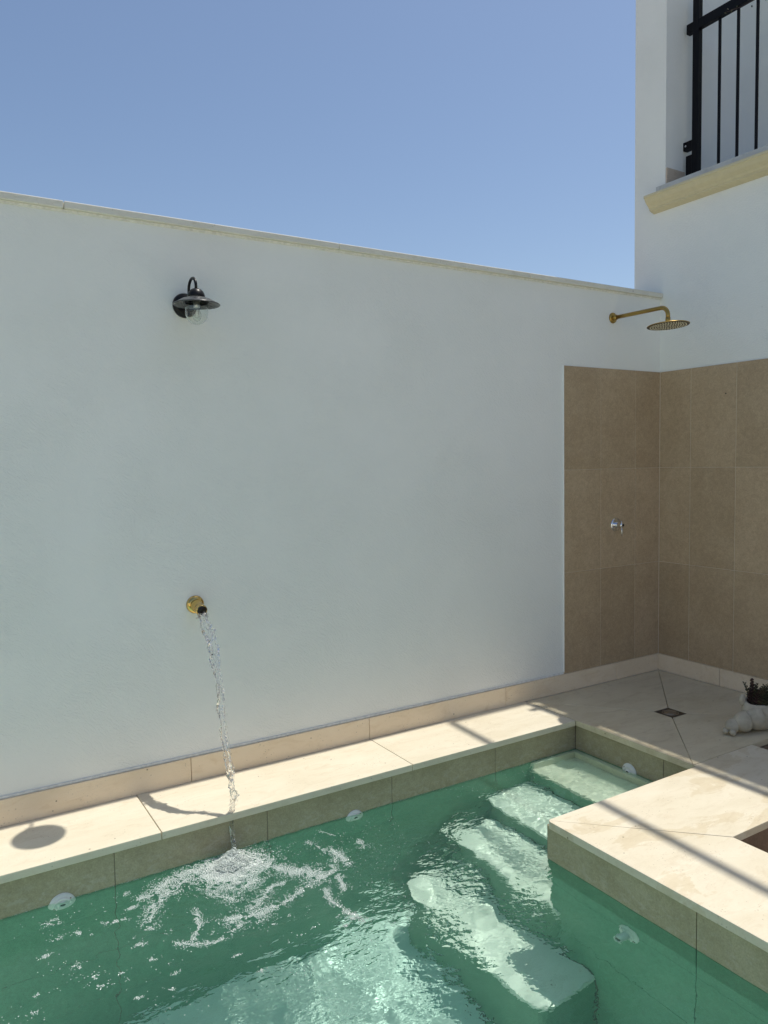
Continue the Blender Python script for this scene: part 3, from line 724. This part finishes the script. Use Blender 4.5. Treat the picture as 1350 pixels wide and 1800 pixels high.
# snap a column/row to the peninsula corner
ix = int(np.argmin(abs(xsW-(XP+.008)))); xsW[ix] = XP+.008
iy = int(np.argmin(abs(ysW-(-1.1035-.008)))); ysW[iy] = -1.1035-.008
XX, YY = np.meshgrid(xsW, ysW, indexing='ij'); ZZ = WL + wave(XX, YY)
nx, ny = XX.shape
idx = -np.ones((nx, ny), int)
keep = np.ones((nx, ny), bool); keep[ix+1:, :iy] = False
idx[keep] = np.arange(keep.sum())
vt = np.stack([XX[keep], YY[keep], ZZ[keep]], 1)
cell = np.ones((nx-1, ny-1), bool); cell[ix:, :iy] = False
ci, cj = np.nonzero(cell)
fc = np.stack([idx[ci, cj], idx[ci+1, cj], idx[ci+1, cj+1], idx[ci, cj+1]], 1)
# side skirts and bottom close the body
loop = [(i, 0) for i in range(ix+1)] + [(ix, j) for j in range(1, iy+1)] + [(i, iy) for i in range(ix+1, nx)] + [(nx-1, j) for j in range(iy+1, ny)] + [(i, ny-1) for i in range(nx-2, -1, -1)] + [(0, j) for j in range(ny-2, 0, -1)]
li = [idx[a_] for a_ in loop]; nb = len(vt)
bot = np.array([[vt[k][0], vt[k][1], ZF-.006] for k in li]); vt = np.concatenate([vt, bot])
L_ = len(li)
sides = [(li[(k+1) % L_], li[k], nb+k, nb+(k+1) % L_) for k in range(L_)]
me = bpy.data.meshes.new('pool_water'); me.from_pydata(vt.tolist(), [], fc.tolist()+sides+[tuple(nb+k for k in range(L_))[::-1]]); me.update()
nf = len(fc)
for k, p in enumerate(me.polygons): p.use_smooth = k < nf
at = me.attributes.new('chop', 'FLOAT', 'POINT')
cv = np.zeros(len(vt)); cv[:nb] = chop(vt[:nb, 0], vt[:nb, 1]); at.data.foreach_set('value', cv.astype(np.float32))
me.materials.append(WATER)
water = link(bpy.data.objects.new('pool_water', me)); tag(water, kind='structure')
water.cycles.is_caustics_caster = True

# ================================================================== FOAM
STR=[( [(-3.112, -0.528), (-3.162, -0.542), (-3.098, -0.607)] , 0.064 , 1.0 ),( [(-3.108, -0.516), (-3.212, -0.429), (-3.318, -0.461), (-3.391, -0.523)] , 0.039 , 0.7 ),( [(-3.25, -0.483), (-3.331, -0.541), (-3.401, -0.579), (-3.442, -0.677)] , 0.028 , 0.6 ),( [(-3.286, -0.695), (-3.309, -0.795), (-3.351, -0.856)] , 0.016 , 0.7 ),( [(-3.4, -0.834), (-3.346, -0.88), (-3.297, -0.902), (-3.234, -0.887), (-3.188, -0.855)] , 0.013 , 0.8 ),( [(-3.219, -0.809), (-3.144, -0.835), (-3.083, -0.837), (-3.037, -0.819)] , 0.032 , 0.8 ),( [(-3.127, -0.792), (-3.055, -0.745), (-3.008, -0.702), (-2.957, -0.7)] , 0.018 , 0.7 ),( [(-3.017, -0.544), (-2.945, -0.567), (-2.925, -0.628)] , 0.02 , 0.6 ),( [(-2.922, -0.621), (-2.857, -0.683), (-2.817, -0.77)] , 0.043 , 0.85 ),( [(-3.017, -0.832), (-2.957, -0.797), (-2.877, -0.762)] , 0.02 , 0.7 ),( [(-2.932, -0.525), (-2.987, -0.499), (-2.925, -0.628)] , 0.017 , 0.5 ),( [(-2.817, -0.77), (-2.753, -0.693), (-2.695, -0.631)] , 0.016 , 0.6 ),( [(-2.707, -0.581), (-2.696, -0.656), (-2.704, -0.726)] , 0.023 , 0.7 ),( [(-2.763, -0.735), (-2.783, -0.815), (-2.802, -0.881)] , 0.016 , 0.7 ),( [(-2.852, -0.823), (-2.873, -0.906), (-2.859, -0.976), (-2.834, -1.069)] , 0.015 , 0.75 ),( [(-2.759, -0.482), (-2.741, -0.548), (-2.733, -0.606)] , 0.015 , 0.4 ),( [(-2.574, -0.577), (-2.589, -0.649)] , 0.019 , 0.4 ),( [(-3.114, -0.405), (-3.029, -0.486), (-2.963, -0.555)] , 0.028 , 0.5 ),( [(-2.681, -0.431), (-2.621, -0.518)] , 0.008 , 0.3 ),( [(-3.216, -0.574), (-3.182, -0.661), (-3.144, -0.728)] , 0.03 , 0.35 ),( [(-3.094, -0.654), (-3.038, -0.624)] , 0.034 , 0.6 )]
CL=[ (-3.715, -0.498, 0.036, 0.7),(-3.65, -0.607, 0.027, 0.8),(-3.532, -0.603, 0.039, 0.8),(-3.559, -0.601, 0.024, 0.7),(-3.509, -0.611, 0.021, 0.7),(-3.762, -0.675, 0.024, 0.7),(-3.716, -0.6, 0.024, 0.4),(-3.739, -0.619, 0.018, 0.4),(-3.698, -0.768, 0.021, 0.7),(-3.677, -0.791, 0.018, 0.6),(-3.66, -0.858, 0.027, 0.7),(-3.645, -0.871, 0.018, 0.6),(-3.632, -0.912, 0.027, 0.8),(-3.479, -0.873, 0.024, 0.8),(-3.498, -0.781, 0.027, 0.7),(-3.474, -0.456, 0.027, 0.7),(-3.472, -0.557, 0.027, 0.7),(-3.424, -0.514, 0.036, 0.7),(-3.39, -0.52, 0.027, 0.6),(-3.214, -1.106, 0.018, 0.9),(-3.441, -0.979, 0.015, 0.6),(-3.578, -0.89, 0.018, 0.7),(-3.574, -0.926, 0.015, 0.5),(-3.476, -1.048, 0.018, 0.7),(-3.562, -1.026, 0.018, 0.5),(-3.761, -0.862, 0.021, 0.3),(-3.086, -1.043, 0.024, 0.9),(-3.039, -1.015, 0.021, 0.6),(-2.892, -0.985, 0.027, 0.9),(-2.897, -1.058, 0.021, 0.6),(-2.981, -1.003, 0.021, 0.8),(-3.399, -0.765, 0.018, 0.6),(-3.62, -0.634, 0.015, 0.4),(-3.515, -0.731, 0.018, 0.5),(-3.826, -0.924, 0.018, 0.3),(-3.81, -0.853, 0.018, 0.3),(-3.256, -1.002, 0.018, 0.6),(-2.858, -1.035, 0.021, 0.8),(-3.444, -0.706, 0.036, 0.7),(-3.304, -0.78, 0.033, 0.7),(-3.284, -0.847, 0.018, 0.4),(-3.096, -0.916, 0.018, 0.5),(-3.036, -0.898, 0.015, 0.5),(-2.945, -0.9, 0.018, 0.6) ]
bub = []
cellocc = {}
def put(x, y, r_, dz=0):
    if y > YW-.012 or x > XP-.0 and y < -1.1: return
    key = (int(x/.0026), int(y/.0026))
    if dz == 0:
        if key in cellocc: return
        cellocc[key] = 1
    bub.append((x, y, r_, dz))
R_ = random.Random(5)
def lace(x, y): return mn.noise((x*38, y*38, 1.7)) + .6*mn.noise((x*85, y*85, 4.2))
for pts, w, d in STR:
    w *= 1.6
    Ls = [math.dist(a, b) for a, b in zip(pts[:-1], pts[1:])]; tot = sum(Ls)
    n = int((tot+w)*2*w/(.0030**2)*1.0*d)
    for _ in range(n):
        t_ = R_.uniform(-.1*0, tot); k = 0
        while k < len(Ls)-1 and t_ > Ls[k]: t_ -= Ls[k]; k += 1
        u = t_/Ls[k]; a, b = pts[k], pts[k+1]
        x = a[0]+(b[0]-a[0])*u; y = a[1]+(b[1]-a[1])*u
        ww = w*(.6+.7*(mn.noise((x*14, y*14, 8))+.5))
        rr_ = abs(R_.gauss(0, .55))*ww; an = R_.uniform(0, 2*PI); x += rr_*math.cos(an); y += rr_*math.sin(an)
        if lace(x, y) < -.30 + (1-d)*.35*(rr_/w) + .22*(rr_/w)-.1: continue
        put(x, y, R_.uniform(.0011, .0020)*(1.25 if R_.random() < .12 else 1))
for x0, y0, r0, d in CL:
    n = int(PI*r0*r0/(.0030**2)*1.0*d)
    for _ in range(n):
        rr_ = r0*.75*abs(R_.gauss(0, .55)); an = R_.uniform(0, 2*PI)
        x = x0+rr_*math.cos(an)*1.25; y = y0+rr_*math.sin(an)*.8
        if lace(x, y) < -.05: continue
        put(x, y, R_.uniform(.0011, .0020))
for _ in range(1500):   # strays
    x, y = R_.uniform(-3.95, -2.45), R_.uniform(-1.25, -.42)
    if mn.noise((x*5, y*5, 3)) > R_.uniform(-.05, .5): put(x, y, R_.uniform(.0011, .0021))
for _ in range(260):
    x, y = R_.uniform(-2.75, -2.35), R_.uniform(-1.1, -.45); put(x, y, R_.uniform(.001, .0019))
for _ in range(70):
    x, y = R_.uniform(-2.0, -1.3), R_.gauss(-.46, .05); put(x, y, R_.uniform(.001, .002))
for _ in range(9000):
    an = R_.uniform(0, 2*PI); rr_ = abs(R_.gauss(0, .10)); x = IMP[0]-.03+rr_*math.cos(an)*1.35; y = IMP[1]-.11+rr_*math.sin(an)
    if lace(x, y) > -.15+rr_*2.2: put(x, y, R_.uniform(.0009, .0017))
# splash mound
for _ in range(16000):
    an = R_.uniform(0, 2*PI); rr_ = abs(R_.gauss(0, .050)); x = IMP[0]-.035+rr_*math.cos(an)*1.3; y = IMP[1]-.085+rr_*math.sin(an)
    put(x, y, R_.uniform(.0012, .0028), (.030 if rr_ < .05 else .012)*math.exp(-(rr_/.055)**2)*R_.random()+.0005)
for _ in range(520):
    x = R_.uniform(-4.0, -1.3); bub.append((x, YW-.003-abs(R_.gauss(0, .003)), R_.uniform(.0009, .0017), 0.0))
P = np.array([(b[0], b[1]) for b in bub]); H = wave(P[:, 0], P[:, 1])
bm0 = bmesh.new(); bmesh.ops.create_icosphere(bm0, subdivisions=1, radius=1); bm0.verts.ensure_lookup_table()
TV = np.array([v.co[:] for v in bm0.verts]); TF = np.array([[v.index for v in f.verts] for f in bm0.faces]); bm0.free()
rad = np.array([b[2] for b in bub]); dz = np.array([b[3] for b in bub])
V = TV[None]*rad[:, None, None]*np.array([1, 1, .75]) + np.stack([P[:, 0], P[:, 1], WL+H+rad*.25+dz], 1)[:, None]
F = TF[None] + (np.arange(len(bub))*len(TV))[:, None, None]
me = bpy.data.meshes.new('foam'); me.from_pydata(V.reshape(-1, 3).tolist(), [], F.reshape(-1, 3).tolist()); me.update()
for p in me.polygons: p.use_smooth = True
me.materials.append(FOAM)
foam = link(bpy.data.objects.new('foam', me)); tag(foam, 'white bubble foam floating round the falling water', kind='stuff')
print('bubbles', len(bub))
# plume of fine bubbles driven down under the impact
nb_ = 5200; ang = np.random.rand(nb_)*2*PI; dp = np.random.rand(nb_)**1.3*.16
rr0 = np.abs(np.random.normal(0, 1, nb_))*(.022+.22*dp)
Pp = np.stack([IMP[0]-.01+rr0*np.cos(ang)*1.2, np.minimum(YW-.02, IMP[1]-.07+rr0*np.sin(ang)-.1*dp), WL-.012-dp], 1)
V = TV[None]*np.random.uniform(.0008, .0021, nb_)[:, None, None] + Pp[:, None]
F = TF[None] + (np.arange(nb_)*len(TV))[:, None, None]
me = bpy.data.meshes.new('bubble_plume'); me.from_pydata(V.reshape(-1, 3).tolist(), [], F.reshape(-1, 3).tolist()); me.update()
me.materials.append(FOAM); plume = link(bpy.data.objects.new('bubble_plume', me)); tag(plume, 'cloud of fine bubbles under the water where the stream lands', kind='stuff')
plume.cycles.is_caustics_receiver = True

# ================================================================== FALLING WATER
jet = tag(empty('falling_water', (PX, -.09, .75)), 'clear stream of water falling from the brass spout into the pool', 'water jet')
path = [(-.078, .752), (-.098, .745), (-.118, .733), (-.160, .690), (-.213, .622), (-.248, .560), (-.276, .496), (-.300, .395), (-.318, .297), (-.350, .225), (-.382, .158), (-.400, .110), (-.408, .076), (-.385, .020), (-.374, -.036), (-.385, -.100), (-.392, -.150), (-.395, -.185)]
radk = [.010, .013, .021, .024, .021, .018, .015, .014, .013, .012, .013, .011, .014, .011, .008, .008, .008, .009]
pl = [(a, b, r_) for (a, b), r_ in zip(path, radk)]
def spl(t):
    x = t*(len(pl)-1); i = min(int(x), len(pl)-2); u = x-i
    p0, p1, p2, p3 = pl[max(i-1, 0)], pl[i], pl[i+1], pl[min(i+2, len(pl)-1)]
    return [.5*((2*b)+(-a+c_)*u+(2*a-5*b+4*c_-d_)*u*u+(-a+3*b-3*c_+d_)*u**3) for a, b, c_, d_ in zip(p0, p1, p2, p3)]
def stream(bm, N, n, off, rs_, seed):
    rings = []
    for i in range(N):
        t_ = i/(N-1); y, z, r_ = spl(t_)
        wob = .010*mn.noise((t_*11, seed, 0)); ph = t_*11+seed+5*mn.noise((t_*8, seed*2, 1)); x = PX + off[0]*math.sin(ph)*r_*(.6+mn.noise((t_*13, seed, 9))) + wob
        yy = y + off[0]*math.cos(ph)*r_ + .006*mn.noise((t_*9, seed+5, 0))
        ring = []
        for k in range(n):
            a = 2*PI*k/n + t_*7
            q = mn.noise((math.cos(a)*1.4+seed, math.sin(a)*1.4, t_*30)) + .55*mn.noise((math.cos(a)*3, math.sin(a)*3+seed, t_*75)) + .3*mn.noise((math.cos(a)*6, math.sin(a)*6+seed, t_*170))
            pinch = .75+.5*mn.noise((t_*26, seed*3, 2))
            rr_ = r_*rs_*max(.18, pinch*(1+.95*q))
            ring.append(bm.verts.new((x+rr_*math.cos(a), yy+rr_*math.sin(a)*.75, z+rr_*.35*math.sin(a)+.002*q)))
        rings.append(ring)
    for i in range(N-1):
        for k in range(n): bm.faces.new((rings[i][k], rings[i][(k+1) % n], rings[i+1][(k+1) % n], rings[i+1][k]))
    bm.faces.new(rings[0][::-1]); bm.faces.new(rings[-1])
bm = bmesh.new(); stream(bm, 420, 26, (.0,), 1.02, 1.3); meshobj('stream', bm, JETW, jet, True)
for sd_, of, rk in ((2.1, 1.05, .16), (4.4, 1.25, .13), (7.7, .9, .15)):
    bm = bmesh.new(); stream(bm, 380, 8, (of,), rk, sd_); meshobj('strand', bm, JETW, jet, True)
bm = bmesh.new()
for _ in range(320):
    t_ = R_.random()**.9; y, z, r_ = spl(min(.97, max(.06, t_)))
    a = R_.uniform(0, 2*PI); q = r_*R_.uniform(.5, 1.5)
    ico(bm, (PX+q*math.cos(a), y+q*math.sin(a)*.8, z+R_.uniform(-.01, .01)), R_.uniform(.0012, .0034), 2, (1, 1, R_.uniform(.8, 1.7)))
for _ in range(170):
    a = R_.uniform(0, 2*PI); q = abs(R_.gauss(0, .065))
    ico(bm, (IMP[0]+q*math.cos(a), min(YW-.01, IMP[1]-.03+q*math.sin(a)), WL+.01+abs(R_.gauss(0, .028))), R_.uniform(.001, .0028), 2)
o = meshobj('droplets', bm, JETW, jet, True); o['kind'] = 'stuff'

# ================================================================== SHELL PLANTER
shell = tag(empty('shell_planter', (-.47, -.99, 0)), 'white cement sea shell planter lying on the shower floor', 'planter')
axd = Vector((.955, -.22, .03)).normalized(); axq = axd.to_track_quat('X', 'Z').to_matrix().to_4x4()
def whorl(name, p, r_, ln):
    """one turn of the spire: a rounded drum, fat towards the mouth, with a hard seam"""
    bm = bmesh.new(); n = 36; prof = []
    for q in range(15):
        t_ = q/14; prof.append((-ln + 2*ln*t_, r_*(math.sin(min(1, t_*1.22)*PI/2)**.62)*(1 if t_ < .84 else math.sqrt(max(0, 1-((t_-.84)/.163)**2))**.6)))
    rg_ = []
    for x, rr_ in prof:
        rr_ = max(rr_, .0012)
        rg_.append([bm.verts.new(Vector(p) + (axq @ Vector((x + .10*r_*math.cos(2*PI*k/n), rr_*math.cos(2*PI*k/n), rr_*math.sin(2*PI*k/n))))) for k in range(n)])
    for i in range(len(rg_)-1):
        for k in range(n): bm.faces.new((rg_[i][k], rg_[i][(k+1) % n], rg_[i+1][(k+1) % n], rg_[i+1][k]))
    bm.faces.new(rg_[0][::-1]); bm.faces.new(rg_[-1])
    for v in bm.verts: v.co += Vector((1, 1, 1))*.0010*mn.noise(v.co*45)
    meshobj(name, bm, SHELL, shell, True)
whorl('whorl', (-.695, -.948, .0165), .016, .013)
whorl('whorl', (-.6655, -.958, .0375), .036, .030)
whorl('whorl', (-.613, -.976, .052), .051, .044)
whorl('whorl', (-.545, -.990, .064), .0635, .050)
bm = bmesh.new(); ico(bm, (-.684, -.984, .0165), .0155, 3); meshobj('tip_knob', bm, SHELL, shell, True)
BC = Vector((-.455, -.992, .0)); NB = 44
bm = bmesh.new(); rings = []
ca, sa = math.cos(-.23), math.sin(-.23)
def bp(k, a_, z):
    x, y = k*.122*math.cos(a_), k*.078*math.sin(a_)*(1+.15*math.cos(a_))
    return (BC.x+x*ca-y*sa, BC.y+x*sa+y*ca, z)
def rimz(a_): return .016*max(0, math.cos(a_-2.3))**2
for k, z, rm in ((.45, .001, 0), (.70, .004, 0), (.90, .026, 0), (.99, .052, 0), (1.0, .075, 0), (.95, .100, .3), (.87, .120, .8), (.82, .129, 1), (.76, .131, 1), (.72, .124, 1), (.70, .09, 0)):
    rings.append([bm.verts.new(bp(k, 2*PI*i/NB, z+rm*rimz(2*PI*i/NB))) for i in range(NB)])
for i in range(len(rings)-1):
    for k in range(NB): bm.faces.new((rings[i][k], rings[i][(k+1) % NB], rings[i+1][(k+1) % NB], rings[i+1][k]))
bm.faces.new(rings[0][::-1])
for v in bm.verts: v.co += Vector((1, 1, .6))*.0022*mn.noise(v.co*26)
meshobj('body', bm, SHELL, shell, True)
bm = bmesh.new(); ico(bm, (-.553, -.946, .142), .026, 3, (.75, .5, 1.0)); ico(bm, (-.540, -.940, .160), .015, 3, (1, .6, .8))
for v in bm.verts: v.co += Vector((1, 1, 1))*.003*mn.noise(v.co*50)
meshobj('lip_knob', bm, SHELL, shell, True)
bm = bmesh.new(); n_ = 30; cen = bm.verts.new((BC.x, BC.y, .112)); rg_ = [bm.verts.new(Vector(bp(.72, 2*PI*i/n_, .108+.004*mn.noise((i*.7, 0, 0))))) for i in range(n_)]
for i in range(n_): bm.faces.new((cen, rg_[i], rg_[(i+1) % n_]))
meshobj('soil', bm, SOIL, shell)

plant = tag(empty('succulent_plant', (BC.x, BC.y, .11)), 'dark reddish succulent growing out of the shell planter', 'plant')
def leafball(bm, p, r_, d):
    rot = d.to_track_quat('X', 'Z').to_matrix().to_4x4(); ico(bm, p, r_, 2, (1.0, .74, .30), rot)
for k in range(46):
    u_, v_ = R_.uniform(-1, 1), R_.uniform(-1, 1)
    base = Vector(bp(.62, 0, .108)).lerp(Vector(bp(.62, PI, .108)), (u_+1)/2) + Vector((0, v_*.035, 0))
    lean = Vector((u_*.55+R_.uniform(-.3, .3), v_*.4+R_.uniform(-.25, .25), 1)).normalized()
    ln = R_.uniform(.035, .085)*(1.0+.5*(u_ > 0)); tip = base+lean*ln
    bm = bmesh.new(); tube(bm, [base, base.lerp(tip, .5)+Vector((R_.uniform(-.004, .004), 0, 0)), tip], [.0028, .0022, .0014], 6)
    meshobj('stem', bm, LEAF_D, plant)
    bm = bmesh.new(); n = max(3, int(ln/.0085))
    for q in range(n+1):
        f = .15+.87*q/n; p = base.lerp(tip, f)
        for sgn in (0, PI):
            a = q*1.57+sgn+R_.uniform(-.25, .25); d = Vector((math.cos(a), math.sin(a), .35+.5*f)).normalized(); r_ = .0105*(1.2-.7*f)*R_.uniform(.8, 1.25)
            leafball(bm, p+d*r_*1.15, r_, d)
    o = meshobj('leaves', bm, LEAF_D if R_.random() < .6 else LEAF_G, plant, True); o['kind'] = 'stuff'

# vine twig reaching past the railing
vine = tag(empty('vine_twig', (.12, -.9, 4.0)), 'thin leafy twig hanging across the top of the terrace railing', 'twig')
tp = [(.205, -1.05, 4.045), (.14, -.85, 4.03), (.10, -.70, 3.965), (.10, -.60, 3.915), (.10, -.53, 3.925), (.10, -.46, 3.925), (.10, -.41, 3.935), (.10, -.35, 3.945)]
bm = bmesh.new(); tube(bm, tp, [.003, .003, .0025, .0022, .002, .0017, .0013, .001], 6); meshobj('stem', bm, LEAF_D, vine)
for k, (y, z, s_) in enumerate(((-.36, 3.94, 1), (-.375, 3.955, .8), (-.40, 3.93, .9), (-.43, 3.945, .8), (-.50, 3.945, 1.1), (-.52, 3.90, .9), (-.56, 3.93, 1.2), (-.60, 3.90, 1.1), (-.62, 3.95, 1.3), (-.57, 3.985, 2.0), (-.66, 3.93, 1.4))):
    bm = bmesh.new(); ico(bm, (.10+.01*math.sin(k*3), y, z), .010*s_, 2, (.9, .5, .16), Matrix.Rotation(k*1.1, 4, 'X') @ Matrix.Rotation(k*.7, 4, 'Z')); meshobj('leaf', bm, LEAF_L if k > 7 else LEAF_G, vine, True)

# caustic receivers: everything under water
for o in basin.children: 
    o.cycles.is_caustics_receiver = True
for o in bpy.data.objects:
    if o.parent and o.parent.name.startswith('pool_inlet'): o.cycles.is_caustics_receiver = True
